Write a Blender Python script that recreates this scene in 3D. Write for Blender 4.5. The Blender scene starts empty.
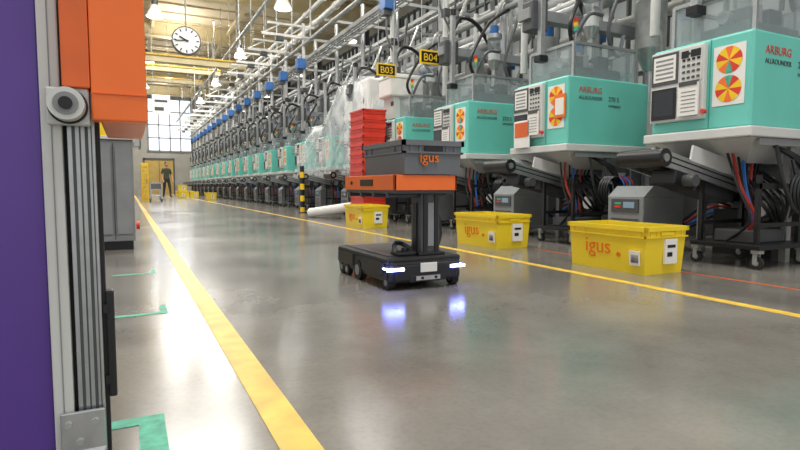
import bpy, bmesh, math, random
from mathutils import Vector, Matrix, noise
random.seed(7)
SC=bpy.context.scene
COL=SC.collection
SC.view_settings.view_transform='Standard'

# ---------------------------------------------------------------- materials
def lin(h):
    h=h.lstrip('#'); r=[int(h[i:i+2],16)/255 for i in (0,2,4)]
    return tuple(((c/12.92) if c<=.04045 else ((c+.055)/1.055)**2.4) for c in r)+(1,)
def pmat(name,hexc,rough=.5,metal=0,var=.12,scale=6,alpha=1,bump=0,emit=0,coat=0):
    m=bpy.data.materials.new(name); m.use_nodes=True
    nt=m.node_tree; b=nt.nodes['Principled BSDF']; c=lin(hexc)
    tc=nt.nodes.new('ShaderNodeTexCoord'); n=nt.nodes.new('ShaderNodeTexNoise')
    n.inputs['Scale'].default_value=scale; n.inputs['Detail'].default_value=4
    nt.links.new(tc.outputs['Object'],n.inputs['Vector'])
    r=nt.nodes.new('ShaderNodeValToRGB'); nt.links.new(n.outputs['Fac'],r.inputs['Fac'])
    r.color_ramp.elements[0].position=.3; r.color_ramp.elements[1].position=.7
    r.color_ramp.elements[0].color=tuple(x*(1-var) for x in c[:3])+(1,)
    r.color_ramp.elements[1].color=tuple(min(1,x*(1+var*.5)) for x in c[:3])+(1,)
    nt.links.new(r.outputs['Color'],b.inputs['Base Color'])
    b.inputs['Roughness'].default_value=rough; b.inputs['Metallic'].default_value=metal
    b.inputs['Alpha'].default_value=alpha
    if coat: b.inputs['Coat Weight'].default_value=coat
    if bump:
        bp=nt.nodes.new('ShaderNodeBump'); bp.inputs['Strength'].default_value=bump
        nt.links.new(n.outputs['Fac'],bp.inputs['Height']); nt.links.new(bp.outputs['Normal'],b.inputs['Normal'])
    if emit:
        b.inputs['Emission Color'].default_value=c; b.inputs['Emission Strength'].default_value=emit
    return m
TEAL=pmat('teal_paint','#6cc8b9',.35,0,.05,3)
TEALD=pmat('teal_dark','#2a9a8c',.4)
LGREY=pmat('light_grey_paint','#cfd0cc',.4,0,.06)
MGREY=pmat('mid_grey_paint','#888b8c',.45)
DGREY=pmat('dark_grey_paint','#484a4c',.45)
BLACK=pmat('black_plastic','#17181b',.38)
BLACKM=pmat('black_matte','#202022',.65)
STEEL=pmat('brushed_steel','#c4c6c6',.3,.9,.15,20)
ALU=pmat('aluminium','#b9bcbc',.35,.8,.1,30)
ZINC=pmat('galvanised','#a5a8a6',.45,.35,.2,12)
WHITE=pmat('white_plastic','#e6e6e2',.4,0,.04)
PAPER=pmat('paper_white','#e9e7e1',.7,0,.04)
SCREEN=pmat('screen_dark','#22282c',.15)
SCREENB=pmat('screen_blue','#7d97a8',.2,emit=.15)
YEL=pmat('yellow_plastic','#f2d42a',.38,0,.05,4)
YELD=pmat('yellow_paint','#dfb944',.42,0,.25,9)
DOORY=pmat('ochre_door','#b0934a',.5,0,.15,3)
ORA=pmat('orange_paint','#f4732a',.4,0,.06,5)
ORAT=pmat('orange_print','#ee7a10',.5)
ORAD=pmat('orange_panel','#dd6426',.4)
PURP=pmat('purple_panel','#5a3c92',.35,0,.12,2)
RED=pmat('red_plastic','#d93a28',.4)
BLUE=pmat('blue_plastic','#3068ac',.4)
GREEN=pmat('green_tape','#4fae90',.55,0,.35,30)
CREAM=pmat('cream_beam','#d4c59c',.55,0,.1,3)
BINGREY=pmat('grey_bin_plastic','#6a6e73',.45,0,.08)
GLASS=pmat('clear_guard','#b8c4c6',.08,0,.03,alpha=.25)
HOSEB=pmat('blue_hose','#2b6fc4',.4); HOSER=pmat('red_hose','#a2332a',.4)
HOSEG=pmat('grey_hose','#626567',.4)
SIGNY=pmat('sign_yellow','#f2c71c',.5)
RUBBER=pmat('rubber','#202020',.7)
OFFW=pmat('wall_paint','#9c998f',.7,0,.12,1.5)
DECK=pmat('ceiling_deck','#d2c2a2',.7,0,.12,1.2)
WINF=pmat('window_frame','#444645',.5)
OLIVE=pmat('olive_cloth','#4a4f40',.85); TROU=pmat('trouser_cloth','#2e3136',.85)
SKIN=pmat('skin','#c08a6c',.55); HAIR=pmat('hair','#2a1d15',.7)
def emat(name,hexc,s,panes=False):
    m=bpy.data.materials.new(name); m.use_nodes=True; nt=m.node_tree
    b=nt.nodes['Principled BSDF']; c=lin(hexc); b.inputs['Base Color'].default_value=(.1,.1,.1,1); b.inputs['Roughness'].default_value=.2
    tc=nt.nodes.new('ShaderNodeTexCoord'); n=nt.nodes.new('ShaderNodeTexNoise'); n.inputs['Scale'].default_value=.7
    nt.links.new(tc.outputs['Object'],n.inputs['Vector'])
    r=nt.nodes.new('ShaderNodeValToRGB'); nt.links.new(n.outputs['Fac'],r.inputs['Fac'])
    k=.5 if panes else .8
    r.color_ramp.elements[0].position=.35; r.color_ramp.elements[1].position=.65
    r.color_ramp.elements[0].color=tuple(x*k for x in c[:3])+(1,); r.color_ramp.elements[1].color=c
    nt.links.new(r.outputs['Color'],b.inputs['Emission Color']); b.inputs['Emission Strength'].default_value=s
    return m
DAY=emat('daylight_glass','#eef5ff',1.5)
DAYDIM=emat('frosted_glass','#9ba09a',.7,True)
LED=emat('led_blue','#7480ff',48)
LAMPG=emat('lamp_glow','#fff6e6',8)

def wrapmat():
    m=pmat('plastic_film','#eef3f5',.25,0,.06,4,bump=.5)
    nt=m.node_tree; b=nt.nodes['Principled BSDF']
    n=nt.nodes.new('ShaderNodeTexNoise'); n.inputs['Scale'].default_value=2.4; n.inputs['Distortion'].default_value=1.0; n.inputs['Detail'].default_value=5
    tc=[x for x in nt.nodes if x.type=='TEX_COORD'][0]; nt.links.new(tc.outputs['Object'],n.inputs['Vector'])
    mr=nt.nodes.new('ShaderNodeMapRange'); mr.inputs['From Min'].default_value=.35; mr.inputs['From Max'].default_value=.65
    mr.inputs['To Min'].default_value=.2; mr.inputs['To Max'].default_value=.5
    nt.links.new(n.outputs['Fac'],mr.inputs['Value']); nt.links.new(mr.outputs['Result'],b.inputs['Alpha'])
    return m
FILM=wrapmat()
def floormat():
    m=bpy.data.materials.new('polished_concrete'); m.use_nodes=True; nt=m.node_tree; b=nt.nodes['Principled BSDF']
    N=nt.nodes.new; L=nt.links.new
    tc=N('ShaderNodeTexCoord')
    a=N('ShaderNodeTexNoise'); a.inputs['Scale'].default_value=.9; a.inputs['Detail'].default_value=9; a.inputs['Roughness'].default_value=.65
    s=N('ShaderNodeTexNoise'); s.inputs['Scale'].default_value=60; s.inputs['Detail'].default_value=3
    for x in (a,s): L(tc.outputs['Object'],x.inputs['Vector'])
    r=N('ShaderNodeValToRGB'); L(a.outputs['Fac'],r.inputs['Fac'])
    r.color_ramp.elements[0].position=.32; r.color_ramp.elements[1].position=.68
    r.color_ramp.elements[0].color=lin('#68655f'); r.color_ramp.elements[1].color=lin('#8b877f')
    r2=N('ShaderNodeValToRGB'); L(s.outputs['Fac'],r2.inputs['Fac'])
    r2.color_ramp.elements[0].position=.3; r2.color_ramp.elements[0].color=(.78,.78,.78,1); r2.color_ramp.elements[1].position=.55; r2.color_ramp.elements[1].color=(1,1,1,1)
    mx=N('ShaderNodeMix'); mx.data_type='RGBA'; mx.blend_type='MULTIPLY'; mx.inputs[0].default_value=.45
    L(r.outputs['Color'],mx.inputs[6]); L(r2.outputs['Color'],mx.inputs[7])
    bk=N('ShaderNodeTexBrick'); bk.offset=0; bk.inputs['Scale'].default_value=.25; bk.inputs['Mortar Size'].default_value=.0018
    bk.inputs['Brick Width'].default_value=1; bk.inputs['Row Height'].default_value=1
    bk.inputs['Color1'].default_value=(1,1,1,1); bk.inputs['Color2'].default_value=(.9,.9,.9,1); bk.inputs['Mortar'].default_value=(.5,.48,.45,1)
    mp=N('ShaderNodeMapping'); mp.inputs['Location'].default_value=(.8,.9,0); L(tc.outputs['Object'],mp.inputs['Vector']); L(mp.outputs['Vector'],bk.inputs['Vector'])
    m2=N('ShaderNodeMix'); m2.data_type='RGBA'; m2.blend_type='MULTIPLY'; m2.inputs[0].default_value=.8
    L(mx.outputs[2],m2.inputs[6]); L(bk.outputs['Color'],m2.inputs[7]); L(m2.outputs[2],b.inputs['Base Color'])
    rr=N('ShaderNodeMapRange'); rr.inputs['From Min'].default_value=.3; rr.inputs['From Max'].default_value=.7; rr.inputs['To Min'].default_value=.13; rr.inputs['To Max'].default_value=.24
    L(a.outputs['Fac'],rr.inputs['Value']); L(rr.outputs['Result'],b.inputs['Roughness'])
    b.inputs['Specular IOR Level'].default_value=.95
    return m
FLOOR=floormat()

# ---------------------------------------------------------------- mesh builder
class MB:
    def __init__(s): s.bm=bmesh.new(); s.mats=[]
    def mi(s,mat):
        if mat not in s.mats: s.mats.append(mat)
        return s.mats.index(mat)
    def _merge(s,t,mat,smooth=False,M=None):
        i=s.mi(mat)
        if M is not None: bmesh.ops.transform(t,matrix=M,verts=t.verts)
        if smooth:
            t.normal_update()
            es=[e for e in t.edges if len(e.link_faces)==2 and e.calc_face_angle(0)>.7]
            if es: bmesh.ops.split_edges(t,edges=es)
        for f in t.faces: f.material_index=i; f.smooth=smooth
        me=bpy.data.meshes.new('t'); t.to_mesh(me); t.free(); s.bm.from_mesh(me); bpy.data.meshes.remove(me)
    def box(s,a,b,mat,bev=0,M=None):
        t=bmesh.new(); a=Vector(a); b=Vector(b)
        bmesh.ops.create_cube(t,size=1,matrix=Matrix.Translation((a+b)/2)@Matrix.Diagonal((abs(b.x-a.x),abs(b.y-a.y),abs(b.z-a.z),1)))
        if bev: bmesh.ops.bevel(t,geom=t.edges[:],offset=bev,segments=2,affect='EDGES',profile=.5)
        s._merge(t,mat,False,M); return s
    def frus(s,a,b,mat,M=None):
        t=bmesh.new(); v=[]
        for (x0,x1,y0,y1,z) in (a,b): v+=[t.verts.new(p) for p in ((x0,y0,z),(x1,y0,z),(x1,y1,z),(x0,y1,z))]
        t.faces.new(v[3::-1]); t.faces.new(v[4:])
        for i in range(4): t.faces.new((v[i],v[(i+1)%4],v[4+(i+1)%4],v[4+i]))
        s._merge(t,mat,False,M); return s
    def cyl(s,p,q,r,mat,r2=None,n=20):
        p=Vector(p); q=Vector(q); d=q-p; t=bmesh.new()
        M=Matrix.Translation((p+q)/2)@d.to_track_quat('Z','Y').to_matrix().to_4x4()
        bmesh.ops.create_cone(t,cap_ends=True,segments=n,radius1=r,radius2=r if r2 is None else r2,depth=d.length,matrix=M)
        s._merge(t,mat,True); return s
    def sph(s,c,r,mat,sc=(1,1,1)):
        t=bmesh.new(); bmesh.ops.create_uvsphere(t,u_segments=20,v_segments=12,radius=r,matrix=Matrix.Translation(c)@Matrix.Diagonal((*sc,1)))
        s._merge(t,mat,True); return s
    def tube(s,pts,r,mat,n=8,sub=6,loop=False):
        P=[Vector(p) for p in pts]; out=[]
        if sub>1 and len(P)>2:
            for i in range(len(P)-1):
                p0=P[max(i-1,0)];p1=P[i];p2=P[i+1];p3=P[min(i+2,len(P)-1)]
                for k in range(sub):
                    u=k/sub; out.append(.5*((2*p1)+(p2-p0)*u+(2*p0-5*p1+4*p2-p3)*u*u+(3*p1-p0-3*p2+p3)*u**3))
            out.append(P[-1])
        else: out=P
        t=bmesh.new(); rings=[]; prev=None
        for i,p in enumerate(out):
            d=(out[min(i+1,len(out)-1)]-out[max(i-1,0)]).normalized()
            if prev is None: a=d.orthogonal().normalized()
            else: a=(prev-d*prev.dot(d)).normalized()
            prev=a; c=d.cross(a)
            rings.append([t.verts.new(p+r*(a*math.cos(2*math.pi*k/n)+c*math.sin(2*math.pi*k/n))) for k in range(n)])
        for i in range(len(rings)-1):
            for k in range(n): t.faces.new((rings[i][k],rings[i][(k+1)%n],rings[i+1][(k+1)%n],rings[i+1][k]))
        t.faces.new(rings[0][::-1]); t.faces.new(rings[-1])
        s._merge(t,mat,True); return s
    def text(s,body,size,M,mat,ext=.001,align='LEFT'):
        cu=bpy.data.curves.new('t','FONT'); cu.body=body; cu.size=size; cu.extrude=ext; cu.align_x=align; cu.resolution_u=3
        o=bpy.data.objects.new('t',cu); COL.objects.link(o); bpy.context.view_layer.update()
        me=bpy.data.meshes.new_from_object(o.evaluated_get(bpy.context.evaluated_depsgraph_get()))
        t=bmesh.new(); t.from_mesh(me); bpy.data.objects.remove(o); bpy.data.curves.remove(cu); bpy.data.meshes.remove(me)
        s._merge(t,mat,False,M); return s
    def wheel(s,c,r,cols):
        n=len(cols)
        for i,m in enumerate(cols):
            t=bmesh.new(); cv=t.verts.new(c); vs=[]
            for k in range(4):
                a=2*math.pi*(i+k/3)/n; vs.append(t.verts.new((c[0],c[1]-r*math.cos(a),c[2]+r*math.sin(a))))
            t.faces.new([cv]+vs); s._merge(t,m)
        return s
    def mesh(s,name):
        me=bpy.data.meshes.new(name); s.bm.normal_update(); s.bm.to_mesh(me); s.bm.free()
        for m in s.mats: me.materials.append(m)
        return me
    def obj(s,name,loc=(0,0,0),rz=0):
        o=bpy.data.objects.new(name,s.mesh(name)); COL.objects.link(o); o.location=loc; o.rotation_euler[2]=rz; return o
def place(name,me,loc,rz=0):
    o=bpy.data.objects.new(name,me); COL.objects.link(o); o.location=loc; o.rotation_euler[2]=rz; return o
def MF(loc):
    return Matrix.Translation(loc)@Matrix.Rotation(math.pi/2,4,'X')
def ML(loc):
    return Matrix.Translation(loc)@Matrix(((0,0,-1,0),(-1,0,0,0),(0,1,0,0),(0,0,0,1)))

def caster(b,x,y,r=.045,h=.13,mat=RUBBER):
    b.cyl((x-.015,y,r),(x+.015,y,r),r,mat,n=16); b.cyl((x-.017,y,r),(x+.017,y,r),r*.45,ZINC,n=12)
    b.box((x-.024,y-.01,r*.8),(x-.018,y+.02,h-.02),ZINC); b.box((x+.018,y-.01,r*.8),(x+.024,y+.02,h-.02),ZINC)
    b.box((x-.03,y-.03,h-.025),(x+.03,y+.03,h),ZINC)

# ---------------------------------------------------------------- room
Y1=46
b=MB(); b.box((-9,-4,-.1),(9.6,Y1,0),FLOOR); b.obj('floor')
b=MB(); b.box((-9,-1,8.0),(9.6,Y1,8.2),DECK)
for i in range(38): b.box((-9,-.8+i*1.25,7.93),(9.6,-.68+i*1.25,8.0),DECK)
b.obj('ceiling')
b=MB(); b.box((-9,Y1,0),(9.6,Y1+.2,8),OFFW); b.obj('wall_back')
b=MB(); b.box((9.6,-4,0),(9.8,Y1+.2,8),OFFW); b.obj('wall_right')
b=MB()
for i in range(16):
    y=-2.2+i*3; b.box((9.5,y,2.0),(9.59,y+2.8,6.9),DAYDIM)
    for k in range(7): b.box((9.40,y+k*.46-.025,1.95),(9.5,y+k*.46+.025,6.95),WINF)
    for z in (1.95,2.9,3.9,4.9,5.9,6.9): b.box((9.42,y-.05,z-.04),(9.5,y+2.85,z+.04),WINF)
b.obj('window_1')
b=MB(); b.box((1.5,Y1-.06,3.3),(4.6,Y1-.01,7.3),DAY)
for x in (1.5,2.25,3.05,3.8,4.6): b.box((x-.045,Y1-.12,3.2),(x+.045,Y1-.06,7.4),MGREY)
for z in (3.3,4.3,5.3,6.3,7.3): b.box((1.4,Y1-.12,z-.045),(4.7,Y1-.06,z+.045),MGREY)
b.obj('window_2')
b=MB(); b.box((-5,Y1-.06,3.6),(.9,Y1-.01,7.0),DAYDIM)
for i in range(8): b.box((-5+i*.84,Y1-.14,3.5),(-4.9+i*.84,Y1-.06,7.1),WINF)
b.obj('window_3')
b=MB(); b.box((1.2,Y1-.08,0),(3.2,Y1-.01,2.6),DOORY); b.box((1.1,Y1-.12,0),(1.2,Y1-.01,2.75),DGREY); b.box((3.2,Y1-.12,0),(3.3,Y1-.01,2.75),DGREY); b.box((1.1,Y1-.12,2.6),(3.3,Y1-.01,2.75),DGREY)
b.box((2.18,Y1-.1,0),(2.22,Y1-.07,2.6),DGREY); b.obj('door_1')
b=MB()
for y in (3,9,15,21,27,33,39,44):
    b.box((-9,y-.04,7.3),(9.5,y+.04,7.9),CREAM); b.box((-9,y-.15,7.27),(9.5,y+.15,7.32),CREAM); b.box((-9,y-.15,7.88),(9.5,y+.15,7.93),CREAM)
for x in (-2,1.2,4.4,7.4): b.box((x-.06,-1,7.6),(x+.06,Y1,7.75),CREAM)
b.obj('roof_beams')
for y,x0,x1,z in ((20.6,-1,4.0,4.85),(26.6,-1,4.0,5.7),(33.4,-1,4.0,6.4)):
    b=MB()
    b.box((x0,y-.1,z),(x1,y+.1,z+.22),CREAM); b.box((x0,y-.16,z+.2),(x1,y+.16,z+.26),YELD)
    for x in (x0+.3,x1-.3): b.cyl((x,y,z+.2),(x,y,7.4),.03,ZINC,n=8)
    b.obj('crane_beam')
for y in (9,15,21,27,33,39):
    b=MB(); b.box((-.15,-.01,0),(.15,.01,7.3),DGREY); b.box((-.15,-.16,0),(-.13,.16,7.3),DGREY); b.box((.13,-.16,0),(.15,.16,7.3),DGREY); b.box((-.22,-.22,0),(.22,.22,.03),DGREY)
    b.obj('steel_column',(8.9,y,0))
for y in (30,38):
    b=MB(); b.box((-.12,-.01,0),(.12,.01,7.3),MGREY); b.box((-.12,-.14,0),(-.1,.14,7.3),MGREY); b.box((.1,-.14,0),(.12,.14,7.3),MGREY)
    b.obj('steel_column',(-.6,y,0))

# floor markings
def strip(name,x0,x1,y0,y1,m,z=.002):
    b=MB(); b.box((x0,y0,.0003),(x1,y1,z),m); return b.obj(name)
strip('floor_line',.29,.38,.3,42,YELD); strip('floor_line',2.72,2.79,.2,42,YELD)
strip('floor_line',3.44,3.46,.8,4,ORAD)
b=MB(); b.box((-.1,1.47,.0003),(.065,1.52,.002),GREEN); b.box((.005,1.0,.0003),(.065,1.47,.002),GREEN); b.obj('floor_tape')
b=MB(); b.box((-.12,2.74,.0003),(.15,2.78,.002),GREEN); b.box((.12,2.78,.0003),(.15,2.93,.002),GREEN); b.obj('floor_tape')
b=MB(); b.box((-.12,4.04,.0003),(.15,4.08,.002),GREEN); b.box((.13,4.08,.0003),(.15,4.25,.002),GREEN); b.obj('floor_tape')

# ---------------------------------------------------------------- moulding machine
def machine():
    b=MB()
    b.box((0,0,1.03),(1.17,.82,1.72),TEAL,.018)
    b.box((1.172,.02,1.03),(2.2,.80,1.55),LGREY,.01)
    b.box((-.003,.312,1.04),(.0,.318,1.71),TEALD)
    # operator panel
    b.box((-.05,.335,1.12),(0,.80,1.69),LGREY,.008)
    b.box((-.056,.55,1.42),(-.05,.79,1.67),DGREY); b.box((-.058,.57,1.45),(-.055,.77,1.65),PAPER)
    for k in range(5): b.box((-.0595,.59,1.47+.035*k),(-.0575,.75,1.485+.035*k),MGREY)
    b.box((-.056,.56,1.14),(-.05,.785,1.39),BLACK); b.box((-.058,.58,1.17),(-.055,.765,1.37),SCREEN)
    b.box((-.056,.35,1.42),(-.05,.53,1.67),LGREY)
    for i in range(4):
        for j in range(5): b.box((-.061,.364+i*.041,1.437+j*.046),(-.055,.387+i*.041,1.455+j*.046),DGREY if j<3 else BLACK)
    b.box((-.06,.36,1.60),(-.054,.44,1.655),BLACK); b.box((-.06,.46,1.60),(-.054,.52,1.655),BLACK)
    b.box((-.075,.36,1.15),(-.06,.53,1.40),PAPER); b.box((-.08,.37,1.38),(-.055,.52,1.415),DGREY)
    for k in range(6): b.box((-.0765,.38,1.18+.03*k),(-.0745,.5,1.187+.03*k),MGREY)
    b.cyl((-.075,.32,1.17),(-.04,.32,1.17),.018,RED,n=14)
    # sticker wheels
    b.box((-.004,.05,1.2),(-.001,.29,1.64),PAPER)
    cols=[RED,SIGNY,ORA,SIGNY,RED,SIGNY,ORA,GREEN,RED,SIGNY]
    b.wheel((-.006,.17,1.53),.098,cols); b.wheel((-.006,.17,1.32),.098,cols[::-1])
    # lettering
    b.text('ARBURG',.085,MF((.14,-.003,1.56)),RED)
    b.text('ALLROUNDER',.052,MF((.14,-.003,1.49)),DGREY)
    b.text('270 S',.07,MF((.56,-.003,1.49)),DGREY)
    b.text('compact',.052,MF((.56,-.003,1.43)),DGREY)
    # base rim + tapered tray
    b.box((-.05,-.04,.955),(1.28,.86,1.03),LGREY,.01)
    b.frus((.35,1.1,.22,.66,.78),(.02,1.22,.0,.82,.955),LGREY)
    b.box((.1,-.015,.9),(1.0,.0,.95),MGREY)
    b.box((1.0,.06,0),(2.6,.76,.95),DGREY,.01)
    b.box((.70,.2,0),(1.0,.7,.40),BLACKM)
    b.cyl((.55,.2,.42),(.95,.2,.42),.1,DGREY); b.cyl((.5,.2,.42),(.55,.2,.42),.07,STEEL)
    for y in (.04,.74): b.box((.6,y,0),(.66,y+.05,.97),ZINC); b.box((1.15,y-.05,.0),(1.22,y+.0,.96),STEEL)
    b.box((.97,.05,.1),(1.0,.75,.9),MGREY); b.box((.9,-.03,.12),(1.02,.05,.6),MGREY,.006)
    # inclined conveyor
    ang=math.atan2(.34,1.55); M=Matrix.Translation((-.45,.53,.81))@Matrix.Rotation(ang,4,'Y')
    b.box((0,-.16,-.035),(1.5,.16,.035),BLACKM,0,M)
    b.box((.04,-.185,-.06),(1.5,-.165,.06),ALU,.004,M); b.box((.04,.165,-.06),(1.5,.185,.06),ALU,.004,M)
    b.box((.04,-.187,-.02),(1.5,-.184,-.01),BLACK,0,M); b.box((.04,-.187,.02),(1.5,-.184,.03),BLACK,0,M)
    p=M@Vector((0,-.2,0)); q=M@Vector((0,.2,0)); b.cyl(p,q,.068,BLACK)
    b.cyl(M@Vector((0,-.21,0)),M@Vector((0,-.199,0)),.03,STEEL)
    b.box((.12,-.21,-.17),(.36,.0,-.06),BLACK,.01,M); b.cyl(M@Vector((.24,-.3,-.12)),M@Vector((.24,-.2,-.12)),.045,DGREY)
    b.box((.3,-.186,.05),(1.45,-.17,.17),LGREY,0,M); b.box((.3,.17,.05),(1.45,.186,.17),LGREY,0,M)
    b.box((.5,-.12,-.14),(1.0,.12,-.04),DGREY,.005,M)
    # caster cart with uprights
    b.box((-.02,-.12,.14),(.62,.42,.175),BLACK,.006); b.box((.02,-.08,.3),(.58,-.05,.33),BLACK); b.box((.02,.35,.3),(.58,.38,.33),BLACK)
    for x in (.02,.58):
        for y in (-.08,.38): caster(b,x,y,.045,.14)
    for x in (.03,.55):
        for y in (-.07,.36): b.box((x,y,.17),(x+.03,y+.03,.62 if x>.1 else .68),BLACK)
    b.box((.03,-.07,.58),(.58,-.04,.62),BLACK); b.box((.1,.0,.175),(.5,.3,.27),DGREY,.01)
    # hoses and coil
    for k in range(4):
        pts=[(.46+.02*k+.12*math.cos(a),-.11-.014*k,.55+.13*math.sin(a)*1.1) for a in [i*math.pi/6 for i in range(13)]]
        b.tube(pts,.014,BLACK,6,3)
    b.tube([(.3,-.02,.9),(.28,-.1,.6),(.38,-.13,.42),(.5,-.1,.5),(.52,-.02,.8)],.014,BLACK,6)
    for k,mm in enumerate((BLACK,HOSER,BLACK,HOSEB,BLACK,HOSER,BLACK,BLACK)):
        x=.05+.065*k; b.tube([(x+.1,.25,.85),(x,.1+.02*k,.6),(x+.05*math.sin(k*2),-.0+.03*k,.35),(x+.06,.2,.18)],.010+.003*(k%2),mm,6)
    for k in range(8): b.tube([(.35+.05*k,.3,.72),(.3+.06*k,.05,.45+.03*(k%3)),(.6,.1,.28),(.75,.2,.4)],.013,BLACK,6)
    for k in range(4): b.tube([(.9,-.0,.9-.05*k),(.75,-.06-.01*k,.62-.04*k),(.55+.03*k,-.02,.8),(.4,.05,.9)],.012,BLACK,6)
    # distributor block with couplings
    b.box((.62,-.02,.5),(.86,.04,.74),MGREY,.006)
    for k in range(5): b.cyl((.65+.045*k,-.05,.7),(.65+.045*k,-.02,.7),.012,(RED,BLUE)[k%2],n=10); b.tube([(.65+.045*k,-.05,.7),(.65+.045*k,-.12,.6),(.68+.04*k,-.06,.35),(.8,.1,.2)],.009,(HOSER,HOSEB)[k%2],6)
    # chiller unit beside the machine
    b.box((.08,.94,.08),(.62,1.34,.50),MGREY,.01); b.frus((.08,.62,.94,1.34,.50),(.2,.62,.94,1.34,.60),MGREY)
    b.box((.07,.99,.36),(.08,1.29,.48),DGREY); b.box((.066,1.03,.40),(.071,1.15,.455),SCREENB); b.box((.066,1.18,.40),(.071,1.25,.42),RED); b.box((.066,1.18,.43),(.071,1.25,.45),GREEN)
    for k in range(6): b.box((.07,.99,.14+.03*k),(.08,1.29,.152+.03*k),DGREY)
    for x in (.13,.57):
        for y in (.99,1.29): caster(b,x,y,.035,.08)
    for k in range(4): b.tube([(.62,1.0+.08*k,.3),(.72,.95+.05*k,.22),(.85,.85,.3+.05*k),(1.0,.7,.4)],.014,(BLACK,HOSEB,HOSER,BLACK)[k],6)
    # transparent guard
    g0=(.14,.08,1.72); g1=(1.05,.74,2.08)
    for x in (g0[0],g1[0]):
        for y in (g0[1],g1[1]): b.box((x-.014,y-.014,1.72),(x+.014,y+.014,2.08),ALU)
    for y in (g0[1],g1[1]): b.box((g0[0],y-.014,2.06),(g1[0],y+.014,2.09),ALU); b.box((g0[0],y-.003,1.73),(g1[0],y+.003,2.06),GLASS)
    for x in (g0[0],g1[0]): b.box((x-.014,g0[1],2.06),(x+.014,g1[1],2.09),ALU); b.box((x-.003,g0[1],1.73),(x+.003,g1[1],2.06),GLASS)
    b.box((.30,.22,1.72),(.98,.62,1.88),DGREY,.01); b.cyl((.25,.4,1.93),(.98,.4,1.93),.05,STEEL); b.cyl((.5,.3,1.72),(.5,.3,2.02),.05,MGREY)
    b.box((.7,.3,1.86),(.88,.52,2.04),BLACK,.01); b.box((.35,.26,1.88),(.45,.5,2.0),BLACK,.01)
    # nozzle / hopper column
    b.cyl((.72,.42,2.02),(.72,.42,2.25),.035,STEEL); b.cyl((.72,.42,2.25),(.72,.42,2.37),.045,STEEL,.095)
    b.cyl((.72,.42,2.37),(.72,.42,2.68),.095,GLASS); b.cyl((.72,.42,2.68),(.72,.42,2.74),.11,STEEL); b.cyl((.72,.42,2.74),(.72,.42,2.86),.06,BLUE)
    b.cyl((.72,.42,2.38),(.72,.42,2.52),.085,WHITE)
    # signal lamp
    b.cyl((.2,.12,2.09),(.2,.12,2.2),.012,ZINC,n=8)
    for k,m in enumerate((GREEN,SIGNY,RED)): b.cyl((.2,.12,2.2+.045*k),(.2,.12,2.243+.045*k),.024,m,n=14)
    # supply pipe
    b.cyl((1.12,.74,1.72),(1.12,.74,4.9),.05,STEEL)
    b.box((1.05,.68,1.72),(1.19,.80,1.8),DGREY)
    # handling robot
    b.box((.9,.58,1.72),(1.02,.7,2.45),MGREY,.01); b.box((-.05,.56,2.42),(1.7,.70,2.54),MGREY,.008)
    b.box((-.02,.54,2.3),(.2,.72,2.62),DGREY,.015); b.box((.05,.48,2.0),(.11,.54,2.95),ALU,.004); b.box((.02,.46,1.95),(.14,.56,2.02),BLACK,.006)
    b.cyl((.08,.5,2.95),(.08,.5,3.02),.04,BLACK)
    b.tube([(.1,.62,2.6),(.25,.6,2.95),(.55,.6,2.9),(.85,.62,2.55)],.03,BLACK,8)
    b.tube([(.3,.3,2.1),(.4,.15,2.4),(.65,.2,2.45),(.75,.4,2.6)],.022,HOSEG,8)
    b.tube([(.25,.2,2.05),(.1,.1,2.25),(.3,.15,2.6),(.6,.3,2.9),(1.1,.4,3.2)],.022,BLACK,8)
    b.tube([(.72,.42,2.84),(.8,.35,3.2),(1.2,.5,3.3),(1.5,.5,3.9)],.025,STEEL,8)
    b.tube([(1.1,.2,3.9),(.9,.1,3.0),(.7,.15,2.3),(.95,.25,2.05),(1.1,.3,2.3)],.022,HOSEG,8)
    # rear auxiliaries: vacuum receiver, dryer, pipe drops
    b.cyl((1.55,.3,1.55),(1.55,.3,1.95),.05,STEEL); b.cyl((1.55,.3,1.95),(1.55,.3,2.2),.07,STEEL,.17); b.cyl((1.55,.3,2.2),(1.55,.3,2.75),.17,ZINC); b.cyl((1.55,.3,2.75),(1.55,.3,2.9),.12,BLUE)
    b.box((1.95,.1,1.55),(2.15,.6,2.3),LGREY,.01); b.box((1.945,.2,1.9),(1.95,.5,2.15),DGREY)
    for k,(x,y,m) in enumerate(((1.3,.9,LGREY),(1.42,.95,ZINC),(1.9,.8,LGREY),(2.3,.4,ZINC),(2.5,1.1,MGREY))): b.cyl((x,y,1.2),(x,y,3.2+.3*k),.025+.006*k,m,n=10); b.box((x-.06,y-.05,2.3+.12*k),(x+.06,y+.05,2.45+.12*k),(DGREY,BLUE,MGREY,BLUE,DGREY)[k],.006)
    return b.mesh('injection_moulding_machine')
ME=machine()
PITCH=1.81; NM=22
for i in range(NM): place('injection_moulding_machine',ME,(4.0,2.37+PITCH*i,0))
# document folders hanging on two of the machines
b=MB(); b.box((0,0,0),(.015,.26,.3),PAPER,.003); b.box((-.004,.02,.12),(0,.24,.28),ORAD,.001); b.obj('document_folder',(3.925,4.18+.5,1.02))
b=MB(); b.box((0,0,0),(.012,.16,.24),ORAT,.003); b.box((-.003,.02,.03),(0,.14,.2),PAPER); b.obj('document_folder',(3.98,4.18+.02,1.3))

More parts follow.
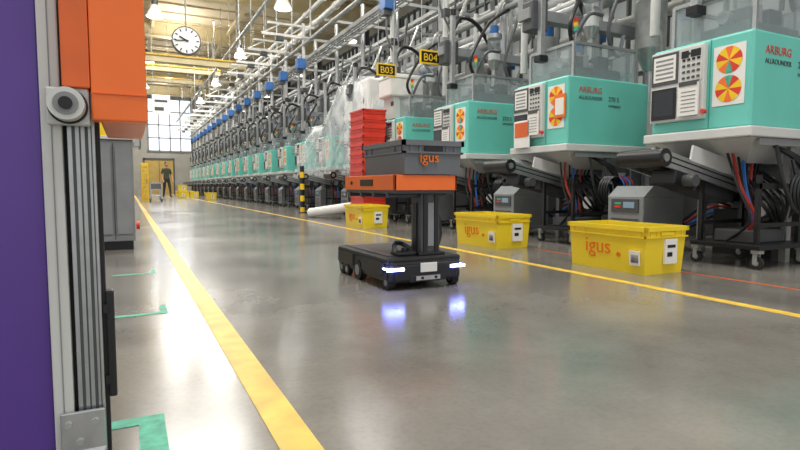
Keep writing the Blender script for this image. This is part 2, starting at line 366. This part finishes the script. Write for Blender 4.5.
# ---------------------------------------------------------------- overhead services
b=MB()
for x,z,r,m in ((4.3,4.35,.05,ZINC),(4.95,3.15,.05,ZINC),(5.6,3.0,.10,ZINC),(6.0,3.3,.06,LGREY),(6.5,3.6,.12,MGREY),(6.2,4.3,.05,ZINC),(7.2,3.2,.09,LGREY),(7.6,4.1,.14,MGREY),(5.5,4.7,.05,LGREY),(8.2,4.9,.09,MGREY),(5.0,5.3,.08,LGREY),(3.4,5.4,.05,ZINC),(5.3,6.1,.07,LGREY),(6.6,5.6,.1,ZINC)):
    b.cyl((x,.5,z),(x,44,z),r,m,n=12)
    for k in range(24): b.cyl((x,1+k*1.81,z),(x,1.05+k*1.81,z),r*1.35,m,n=12)
for i in range(NM+1):
    y=1.4+PITCH*i
    b.box((4.2,y-.02,4.42),(8.5,y+.02,4.48),ZINC)
b.obj('overhead_pipework')
b=MB()
for x,z in ((4.75,4.1),(6.9,4.75)):
    b.box((x-.2,.5,z),(x-.18,44,z+.09),ZINC); b.box((x+.18,.5,z),(x+.2,44,z+.09),ZINC)
    for k in range(108): b.box((x-.18,.6+k*.4,z+.01),(x+.18,.64+k*.4,z+.03),ZINC)
    for k in range(4): b.cyl((x-.12+k*.08,.5,z+.05),(x-.12+k*.08,44,z+.05),.018,HOSEG,n=6)
b.obj('cable_tray')
def dropper():
    b=MB()
    b.cyl((0,0,1.95),(0,0,4.9),.042,LGREY,n=12)
    b.box((-.2,-.12,3.70),(.02,.12,3.97),BLUE,.01); b.box((-.2,-.07,3.60),(-.05,.07,3.70),DGREY); b.cyl((-.1,0,3.97),(-.1,0,4.1),.03,STEEL,n=10)
    b.tube([(-.1,0,3.62),(-.15,-.1,3.2),(.1,-.1,2.7),(.05,0,2.3)],.018,HOSEG,6)
    b.box((-1.1,-.03,4.5),(.3,.03,4.57),WHITE); b.box((-.95,-.02,4.8),(.3,.02,4.85),WHITE)
    b.tube([(-1.1,0,4.53),(-.6,0,4.82)],.02,LGREY,6,1); b.tube([(-.4,0,4.53),(0,0,4.82)],.02,LGREY,6,1)
    b.cyl((-1.0,0,4.5),(-1.0,0,7.3),.012,ZINC,n=6); b.cyl((.2,0,4.5),(.2,0,7.3),.02,ZINC,n=6)
    b.box((-.75,-.06,4.38),(-.55,.06,4.5),DGREY)
    b.tube([(0,0,2.1),(.15,.05,2.0),(.25,.1,1.78)],.02,STEEL,6)
    b.box((-.07,-.05,2.55),(.07,.05,2.8),MGREY,.006); b.box((-.05,-.06,3.1),(.06,.05,3.22),DGREY,.006)
    return b.mesh('supply_dropper')
DM=dropper()
for i in range(NM):
    if i in (4,5): continue
    place('supply_dropper',DM,(4.3,3.55+PITCH*i-.12,0))

# bay signs
for y,t in ((6.9,'B04'),(8.9,'B03')):
    b=MB(); b.box((-.17,-.01,-.1),(.17,.01,.1),SIGNY,.004); b.box((-.145,-.013,-.075),(.145,-.009,.075),BLACK); b.text(t,.15,MF((0,-.015,-.055)),SIGNY,.001,'CENTER')
    b.cyl((-.14,0,.1),(-.14,0,1.95),.006,ZINC,n=6); b.cyl((.14,0,.1),(.14,0,1.95),.006,ZINC,n=6)
    b.obj('hanging_sign',(3.95 if t=='B04' else 3.75,y if t=='B04' else 7.95,2.45))
# clock
b=MB(); b.cyl((0,.05,0),(0,-.05,0),.30,DGREY,n=40); b.cyl((0,-.05,0),(0,-.06,0),.275,WHITE,n=40)
for k in range(12):
    M=Matrix.Rotation(k*math.pi/6,4,'Y'); b.box((-.012,-.066,.2),(.012,-.06,.26),BLACK,0,M)
b.box((-.016,-.072,-.04),(.016,-.067,.16),BLACK,0,Matrix.Rotation(math.radians(-62),4,'Y'))
b.box((-.011,-.078,-.05),(.011,-.073,.23),BLACK,0,Matrix.Rotation(math.radians(-95),4,'Y'))
b.cyl((0,-.08,0),(0,-.06,0),.02,BLACK); b.cyl((0,0,.29),(0,0,4.2),.018,ZINC,n=8)
b.obj('hanging_clock',(1.23,12.8,3.74))
b=MB(); b.box((-.35,-.02,-.4),(.35,.02,.4),WHITE,.01); b.box((-.25,-.024,.1),(.25,-.019,.2),DGREY); b.box((-.25,-.024,-.25),(.1,-.019,-.1),DGREY)
b.cyl((-.3,0,.4),(-.3,0,3.3),.01,ZINC,n=6); b.cyl((.3,0,.4),(.3,0,3.3),.01,ZINC,n=6); b.obj('hanging_sign',(1.35,25,4.0))

def lamp():
    b=MB(); b.cyl((0,0,.35),(0,0,.5),.1,DGREY); b.cyl((0,0,0),(0,0,.35),.28,WHITE,.1,24); b.cyl((0,0,-.02),(0,0,0),.25,LAMPG,n=24); b.cyl((0,0,.5),(0,0,1.6),.012,ZINC,n=6)
    return b.mesh('high_bay_lamp')
LM=lamp()
for x in (.95,4.4,7.6):
    for y in (6,13,20,27,34,41):
        yy=y+(-3.3 if x==4.4 else -.7); place('high_bay_lamp',LM,(x,yy,6.0))

# ---------------------------------------------------------------- bins
def bin_mesh(name,w,l,h,mat,txt=None,tsize=.1,tmat=ORAT,taper=.03,labels=False,fill=None):
    b=MB(); t=taper; hw,hl=w/2,l/2
    bm=bmesh.new(); R=[]
    for (a,c,z) in ((hw-t,hl-t,0),(hw-.012,hl-.012,h),(hw-.03,hl-.03,h),(hw-t-.018,hl-t-.018,.015)):
        R.append([bm.verts.new(p) for p in ((-a,-c,z),(a,-c,z),(a,c,z),(-a,c,z))])
    for i in range(3):
        for k in range(4): bm.faces.new((R[i][k],R[i][(k+1)%4],R[i+1][(k+1)%4],R[i+1][k]))
    bm.faces.new(R[0][::-1]); bm.faces.new(R[3]); b._merge(bm,mat)
    for z0,z1,e in ((h-.03,h,.0),(h-.075,h-.065,.003)):
        b.box((-hw+e,-hl+e,z0),(hw-e,-hl+.02+e,z1),mat); b.box((-hw+e,hl-.02-e,z0),(hw-e,hl-e,z1),mat)
        b.box((-hw+e,-hl+e,z0),(-hw+.02+e,hl-e,z1),mat); b.box((hw-.02-e,-hl+e,z0),(hw-e,hl-e,z1),mat)
    for sx in (-1,1):
        for k in (-.42,-.28,.28,.42):
            b.box((sx*(hw-.018)-.01,k*l-.006,h-.07),(sx*(hw-.018)+.01,k*l+.006,h-.03),mat)
    for sy in (-1,1):
        for k in (-.36,-.22,.22,.36): b.box((k*w-.006,sy*(hl-.018)-.01,h-.07),(k*w+.006,sy*(hl-.018)+.01,h-.03),mat)
        b.box((-.06,sy*(hl-.016)-.012,h-.06),(.06,sy*(hl-.016)+.012,h-.035),BLACKM if mat is BINGREY else mat)
    if fill: b.box((-hw+.04,-hl+.04,.02),(hw-.04,hl-.04,h*.6),fill)
    if txt=='side':
        sl=math.atan2(t-.012,h); A=ML((-hw+.012+(t-.012)*(1-.36),.07,h*.36))@Matrix.Rotation(sl,4,'X')
        b.text('igus',tsize,A,tmat,.004,'CENTER'); A=ML((-hw+.012+(t-.012)*(1-.32),-.10,h*.32))@Matrix.Rotation(sl,4,'X'); b.text('®',tsize*.3,A,tmat,.004)
    if txt=='front': b.text('igus',tsize,MF((-.03,-hl+.006,h*.36)),tmat,.003,'CENTER')
    if labels:
        b.frus((-hw+.012,-hw+.022,-hl+.06,-hl+.14,.06),(-hw+.004,-hw+.018,-hl+.06,-hl+.14,.16),PAPER)
        for k in range(6): b.box((-hw+.006,-hl+.07+.01*k,.08),(-hw+.012,-hl+.074+.01*k,.14),BLACK)
        b.box((-.02,-hl+.003,.07),(.1,-hl+.02,.24),PAPER); b.box((0,-hl+.001,.18),(.08,-hl+.01,.2),BLACK); b.box((0,-hl+.001,.12),(.05,-hl+.01,.15),BLACK)
    return b.mesh(name)
YB=bin_mesh('yellow_storage_bin',.43,.72,.325,YEL,'side',.16,ORAT,.03,True,DGREY)
place('yellow_storage_bin',YB,(3.26,2.80,0)); place('yellow_storage_bin',YB,(3.29,4.48,0),math.radians(2)); place('yellow_storage_bin',YB,(3.13,7.35,0))
for x,y,z in ((2.4,29,0),(2.95,29,0),(2.4,29,.33),(3.1,33,0),(2.6,33,0),(3.1,24,0)): place('yellow_storage_bin',YB,(x,y,z))

# ---------------------------------------------------------------- mobile robot
rob=bpy.data.objects.new('mobile_transport_robot',None); COL.objects.link(rob); rob.location=(1.55,3.16,0)
def part(b,name,par=rob,loc=(0,0,0)):
    o=b.obj(name,loc); o.parent=par; return o
b=MB()
b.box((-.24,-.42,.04),(.24,.42,.165),BLACK,.02)
b.box((-.25,-.40,.15),(.25,.40,.185),BLACKM,.012)
b.box((-.25,-.34,.075),(.25,-.02,.16),BLACK,.008); b.box((-.25,.12,.075),(.25,.40,.16),BLACK,.008)
b.box((-.21,-.435,.05),(.21,-.40,.15),BLACK,.012)
b.box((-.12,-.44,.045),(.12,-.42,.085),BLACKM,.004); b.box((-.08,-.445,.055),(.08,-.438,.08),STEEL)
b.box((-.05,-.443,.10),(.06,-.436,.155),WHITE,.003)
b.box((-.2,-.3,.186),(.2,.36,.190),DGREY)
for x in (-.04,.05): b.cyl((x,-.449,.068),(x,-.438,.068),.009,BLACK,n=12)
part(b,'chassis')
b=MB()
for x in (-.21,.21): 
    s=1 if x>0 else -1
    b.box((x-.055,-.442,.116),(x+.045 if s>0 else x+.055,-.432,.133),LED,.003)
    b.box((s*.252-.002,-.40,.12),(s*.252+.002,-.36,.130),LED)
part(b,'headlights')
b=MB()
for x in (-.215,.215):
    for y in (-.36,.36):
        b.cyl((x-.022,y,.042),(x+.022,y,.042),.042,RUBBER); b.cyl((x-.024,y,.042),(x+.024,y,.042),.02,MGREY); b.box((x-.03,y-.03,.06),(x+.03,y+.03,.1),BLACK)
    s=1 if x>0 else -1
    b.cyl((s*.20,0.05,.062),(s*.246,.05,.062),.062,RUBBER,n=28); b.cyl((s*.245,.05,.062),(s*.249,.05,.062),.034,MGREY)
    b.cyl((s*.215,.24,.04),(s*.246,.24,.04),.04,RUBBER); b.cyl((s*.245,.24,.04),(s*.249,.24,.04),.02,MGREY)
part(b,'wheels')
b=MB()
b.box((.005,-.345,.185),(.135,-.215,.56),DGREY,.008); b.box((-.02,-.365,.185),(.16,-.195,.205),BLACK,.005)
b.box((.02,-.352,.2),(.045,-.343,.55),BLACK); b.box((.095,-.352,.2),(.12,-.343,.55),BLACK); b.box((.05,-.35,.24),(.09,-.345,.5),MGREY)
b.box((-.004,-.3,.2),(.006,-.26,.5),BLACK)
b.tube([(.145,-.28,.2),(.2,-.25,.3),(.18,-.24,.45),(.14,-.27,.54)],.009,BLACK,6)
part(b,'lift_column')
b=MB()
b.box((-.15,-.34,.186),(-.02,-.24,.21),BLACK,.008); b.cyl((-.08,-.29,.21),(-.08,-.29,.23),.02,BLACK); b.tube([(-.14,-.28,.2),(-.12,-.24,.25),(-.05,-.2,.245),(.01,-.24,.2)],.014,BLACK,6)
part(b,'control_box')
b=MB()
b.box((-.19,-.385,.555),(.205,.38,.60),DGREY,.006)
b.box((-.20,-.40,.575),(-.185,.39,.665),ORA,.003); b.box((.205,-.40,.575),(.22,.39,.665),ORA,.003)
b.box((-.20,-.40,.575),(.22,-.385,.665),ORA,.003); b.box((-.20,.375,.575),(.22,.39,.665),ORA,.003)
b.box((-.19,-.39,.6),(.21,.38,.62),DGREY)
for y in (-.3,-.1,.1,.3): b.cyl((-.20,y,.545),(.21,y,.545),.015,DGREY,n=10)
b.box((-.204,-.1,.60),(-.20,.1,.64),BLACK); b.cyl((-.206,.25,.62),(-.199,.25,.62),.012,BLACK)
part(b,'load_tray')
GB=bin_mesh('grey_bin',.41,.60,.195,BINGREY,'front',.085,ORAT,.02,False,BLACKM)
o=bpy.data.objects.new('load_bin',GB); COL.objects.link(o); o.parent=rob; o.location=(.045,-.13,.668)

# ---------------------------------------------------------------- left foreground door structure
b=MB()
b.box((-1.4,1.35,.0),(-.157,1.95,2.3),PURP,.004)
b.box((-.157,1.335,0),(-.120,1.95,2.3),LGREY,.003)
b.box((-.139,1.333,0),(-.137,1.336,2.3),MGREY)
b.box((-.120,1.36,0),(-.112,1.9,2.3),BLACKM)
b.box((-.112,1.34,.0),(-.06,1.40,2.3),ALU,.003)
for x,w in ((-.100,.003),(-.088,.0015),(-.076,.003),(-.067,.001)): b.box((x-w,1.337,0),(x+w,1.342,2.3),DGREY)
b.box((-.06,1.35,.0),(-.052,1.38,2.3),BLACKM); 
b.obj('machine_enclosure')
b=MB()
b.box((-.052,1.34,.13),(-.036,1.37,.37),BLACK,.004); b.box((-.058,1.34,.16),(-.045,1.352,.18),BLACK); b.box((-.058,1.34,.32),(-.045,1.352,.34),BLACK); b.obj('door_handle')
b=MB()
b.box((-.145,1.320,.02),(-.06,1.329,.115),STEEL,.003); b.frus((-.14,-.075,1.310,1.329,.0),(-.145,-.06,1.320,1.329,.03),STEEL)
for x,z in ((-.13,.09),(-.08,.09),(-.11,.05)): b.cyl((x,1.312,z),(x,1.321,z),.008,ZINC,n=6)
b.obj('mounting_bracket')
b=MB()
b.box((-.062,1.29,.735),(.042,1.333,1.9),ORA,.004); b.box((-.048,1.333,.735),(.042,1.75,1.9),ORA,.004); b.box((-.113,1.29,.80),(-.063,1.332,1.9),ORAD,.003)
b.box((-.062,1.287,.79),(.042,1.2905,.792),ORAD)
b.box((-.143,1.30,.725),(-.066,1.330,.80),LGREY,.004)
b.cyl((-.104,1.30,.762),(-.104,1.292,.762),.036,BLACKM,n=32); b.cyl((-.104,1.292,.762),(-.104,1.25,.762),.032,LGREY,n=32); b.cyl((-.104,1.25,.762),(-.104,1.247,.762),.022,MGREY,n=32); b.cyl((-.104,1.247,.762),(-.104,1.24,.762),.012,BLACKM,n=24)
b.obj('safety_door_drive')

# grey cabinet behind
b=MB()
b.box((-.75,5.7,.08),(.05,6.5,1.03),MGREY,.01); b.box((-.78,5.67,1.03),(.07,6.55,1.06),LGREY,.004)
b.box((-.33,5.69,.1),(-.32,5.7,1.0),BLACK); b.box((-.1,5.685,.15),(.03,5.7,.95),MGREY); b.box((-.3,5.685,.15),(-.14,5.7,.95),MGREY); b.box((-.12,5.68,.1),(-.115,5.69,1.0),BLACK)
b.box((-.75,5.72,0),(.03,6.45,.08),BLACK); b.cyl((.06,5.8,.22),(.09,5.8,.22),.04,RED); b.obj('tool_cabinet')
b=MB(); b.box((-.7,7.6,0),(-.02,8.2,1.55),YELD,.01); b.box((-.65,7.59,.1),(-.1,7.6,1.45),SIGNY); b.box((-.2,7.57,.7),(-.17,7.6,.9),BLACK); b.obj('yellow_locker')
b=MB(); b.box((.5,25,0),(.78,25.6,1.55),SIGNY,.01); b.box((.54,24.98,.1),(.74,25,1.45),YELD); b.box((.7,24.96,.7),(.72,25,.9),BLACK); b.obj('yellow_locker')
for (x,y) in ((1.15,27),(.98,22.6)):
    b=MB()
    for xx in (0,.4):
        for yy in (0,.7): b.box((xx,yy,.12),(xx+.04,yy+.04,.75),STEEL); caster(b,xx+.02,yy+.02,.05,.12)
    for z in (.2,.45,.72): b.box((0,0,z),(.44,.74,z+.03),STEEL)
    b.box((.05,.05,.48),(.4,.5,.68),BINGREY); b.obj('trolley',(x-.25,y,0))
# red crates
CR=bin_mesh('c',.42,.60,.15,RED,None,taper=.012)
b=MB(); b.box((-.24,-.34,.0),(.24,.34,.05),ZINC); 
for x in (-.2,.2):
    for y in (-.28,.28): b.box((x-.04,y-.04,0),(x+.04,y+.04,.12),DGREY)
b.box((-.24,-.34,.1),(.24,.34,.14),BLACK)
for k in range(12):
    t=bmesh.new(); t.from_mesh(CR); b._merge(t,RED,False,Matrix.Translation((random.uniform(-.008,.008),random.uniform(-.01,.01),.145+k*.142)))
b.obj('red_crate_stack',(3.65,8.5,0))
b=MB(); b.box((0,0,0),(.62,.5,.38),WHITE,.03); b.box((-.01,-.01,.3),(.63,.51,.33),LGREY,.005); b.box((.08,.05,-.36),(.54,.45,0),LGREY); b.obj('material_dryer',(3.95,8.2,2.1))
b=MB(); b.cyl((3.1,10.0,.09),(3.75,8.95,.26),.085,WHITE,n=24); b.cyl((3.095,10.008,.089),(3.1,10.0,.09),.04,BLACK); b.box((3.62,8.9,0),(3.9,9.15,.18),BLACK); b.obj('film_roll')
b=MB()
for k in range(8): b.cyl((0,0,k*.13),(0,0,(k+1)*.13),.05,BLACK if k%2 else SIGNY)
b.cyl((0,0,0),(0,0,.02),.1,BLACK); b.obj('safety_bollard',(3.45,11.7,0))
# plastic sheeting over two machines
t=bmesh.new()
cx,cy=4.75,11.45
levels=[(2.85,.0),(2.85,.35),(2.8,.62),(2.65,.8),(2.35,.88),(2.05,.93),(1.75,.97),(1.45,1.0),(1.15,1.04),(.85,1.08)]
rings=[]; n=128
for z,s in levels:
    ring=[]
    for k in range(n):
        a=2*math.pi*k/n; c,sn=math.cos(a),math.sin(a); p=.38
        x=math.copysign(abs(c)**p,c)*.88*s; y=math.copysign(abs(sn)**p,sn)*2.25*s
        h=max(0,min(1,(y+.6)/1.2)); h=h*h*(3-2*h)
        zz=z-h*.75*max(0,(z-1.0)/1.85)
        v=Vector((cx+x,cy+y,zz)); q=noise.noise(Vector((x*2.5+3,y*2.5,z*1.2)))
        f=noise.noise(Vector((k*.6,z*.6,5)))
        d=Vector((x,y,0)).normalized() if s>0 else Vector()
        v+=d*(q*.12+f*.12*(1.2-s*.2)); v.z+=q*.07+(f*.16 if z<1 else 0)
        ring.append(t.verts.new(v))
    rings.append(ring)
for i in range(len(rings)-1):
    for k in range(n): t.faces.new((rings[i][k],rings[i+1][k],rings[i+1][(k+1)%n],rings[i][(k+1)%n]))
bmesh.ops.remove_doubles(t,verts=t.verts,dist=.002)
b=MB(); b._merge(t,FILM,False)
for f in b.bm.faces: f.smooth=True
b.obj('plastic_sheeting')
b=MB(); b.box((4.1,9.5,1.9),(5.3,10.8,2.65),WHITE,.04); b.box((4.15,9.6,1.73),(5.1,10.5,1.9),DGREY); b.obj('material_dryer')

# ---------------------------------------------------------------- person
def person(loc,rz):
    V=[];E=[];R=[]
    def add(p,r,par=None):
        V.append(p);R.append(r)
        if par is not None: E.append((par,len(V)-1))
        return len(V)-1
    pel=add((0,0,.96),.135); sp=add((0,0,1.13),.125,pel); ch=add((0,.0,1.33),.15,sp); nb=add((0,0,1.46),.075,ch); nk=add((0,-.012,1.55),.052,nb)
    for s in (-1,1):
        sh=add((s*.17,0,1.42),.066,ch); el=add((s*.245,.03,1.15),.046,sh); fa=add((s*.25,-.06,1.02),.04,el); wr=add((s*.245,-.14,.92),.028,fa)
        pa=add((s*.24,-.175,.875),.034,wr)
        for k in range(4):
            L=(.06,.072,.068,.052)[k]; ox=s*.24+(k-1.5)*.019
            f1=add((ox,-.2,.845),.011,pa); f2=add((ox,-.2-L*.3,.845-L*.6),.010,f1); add((ox,-.2-L*.2,.845-L*1.15),.008,f2)
        t1=add((s*.24-s*.035,-.19,.875),.012,pa); add((s*.24-s*.05,-.205,.84),.010,t1)
        hp=add((s*.095,0,.88),.092,pel)
        f=-1 if s>0 else 1
        kn=add((s*.105,f*.08-.03,.50),.062,hp); an=add((s*.11,f*.16,.10),.042,kn); add((s*.12,f*.16-.12,.045),.04,an)
    me=bpy.data.meshes.new('body'); me.from_pydata(V,E,[]); o=bpy.data.objects.new('body',me); COL.objects.link(o)
    o.modifiers.new('s','SKIN')
    for i,sv in enumerate(me.skin_vertices[0].data): sv.radius=(R[i],R[i]*(.72 if i in (0,1,2) else 1)); sv.use_root=(i==0)
    o.modifiers.new('u','SUBSURF').levels=2
    bpy.context.view_layer.update()
    m2=bpy.data.meshes.new_from_object(o.evaluated_get(bpy.context.evaluated_depsgraph_get()))
    bpy.data.objects.remove(o)
    m2.materials.clear()
    for x in [OLIVE,TROU,SKIN,BLACK]: m2.materials.append(x)
    for f in m2.polygons:
        c=f.center; f.use_smooth=True
        if c.z<.1: k=3
        elif abs(c.x)>.19 and c.z<.98 and c.z>.7: k=2
        elif c.z<.97: k=1
        elif c.z>1.49: k=2
        elif abs(c.x)>.21 and c.z<1.2: k=2
        else: k=0
        f.material_index=k
    root=bpy.data.objects.new('person',None); COL.objects.link(root); root.location=loc; root.rotation_euler[2]=rz
    o=bpy.data.objects.new('body',m2); COL.objects.link(o); o.parent=root
    b=MB(); b.sph((0,-.015,1.66),.1,SKIN,(.8,.95,1.15)); b.sph((0,-.04,1.60),.06,SKIN,(.85,.9,.8))
    b.frus((-.018,.018,-.125,-.1,1.63),(-.006,.006,-.112,-.1,1.68),SKIN)
    for s in (-1,1): b.sph((s*.03,-.102,1.67),.011,WHITE); b.sph((s*.03,-.111,1.67),.006,BLACK); b.sph((s*.08,-.005,1.65),.022,SKIN,(.4,.8,1.2)); b.box((s*.03-.016,-.112,1.69),(s*.03+.016,-.1,1.695),HAIR)
    b.box((-.022,-.107,1.602),(.022,-.095,1.609),HOSER)
    o=b.obj('head'); o.parent=root
    b=MB(); b.sph((0,.008,1.69),.105,HAIR,(.84,.95,1.0)); o=b.obj('hair'); o.parent=root; 
    bm=bmesh.new(); bm.from_mesh(o.data); bmesh.ops.delete(bm,geom=[v for v in bm.verts if v.co.y<-.03 and v.co.z<1.715 or v.co.z<1.62],context='VERTS'); bm.to_mesh(o.data); bm.free()
    return root
person((1.72,29.2,0),.35)

# ---------------------------------------------------------------- lights
def area(name,loc,sx,sy,p,rot=(0,0,0),col=(1,.98,.945)):
    l=bpy.data.lights.new(name,'AREA'); l.shape='RECTANGLE'; l.size=sx; l.size_y=sy; l.energy=p; l.color=col
    o=bpy.data.objects.new(name,l); COL.objects.link(o); o.location=loc; o.rotation_euler=rot
for k,y in enumerate((0,5,10.5,16.5)): area('ceiling_light',(1.6,y,7.25),3,2.5,310)
for y in (23.5,30,36.5,42): area('ceiling_light',(2.6,y,7.2),2.5,.5,430)
for y in (3,9,15,24,34): area('ceiling_light',(6.6,y,7.2),.6,3,180)
for y in (10,18,26,34,41): area('added_ceiling_fill',(2.2,y,6.6),.3,3,95,(math.pi,0,0))  # added upward fill without fixtures, only brightens the roof deck
w=bpy.data.worlds.new('World'); SC.world=w; w.use_nodes=True
w.node_tree.nodes['Background'].inputs[0].default_value=(.98,.98,.98,1); w.node_tree.nodes['Background'].inputs[1].default_value=.86

# ---------------------------------------------------------------- camera
c=bpy.data.cameras.new('camera'); c.lens=24.3; c.sensor_width=36; c.clip_start=.02
o=bpy.data.objects.new('camera',c); COL.objects.link(o); o.location=(0,0,.6)
o.rotation_euler=(math.radians(90-4.13),0,math.radians(-26.67)); SC.camera=o
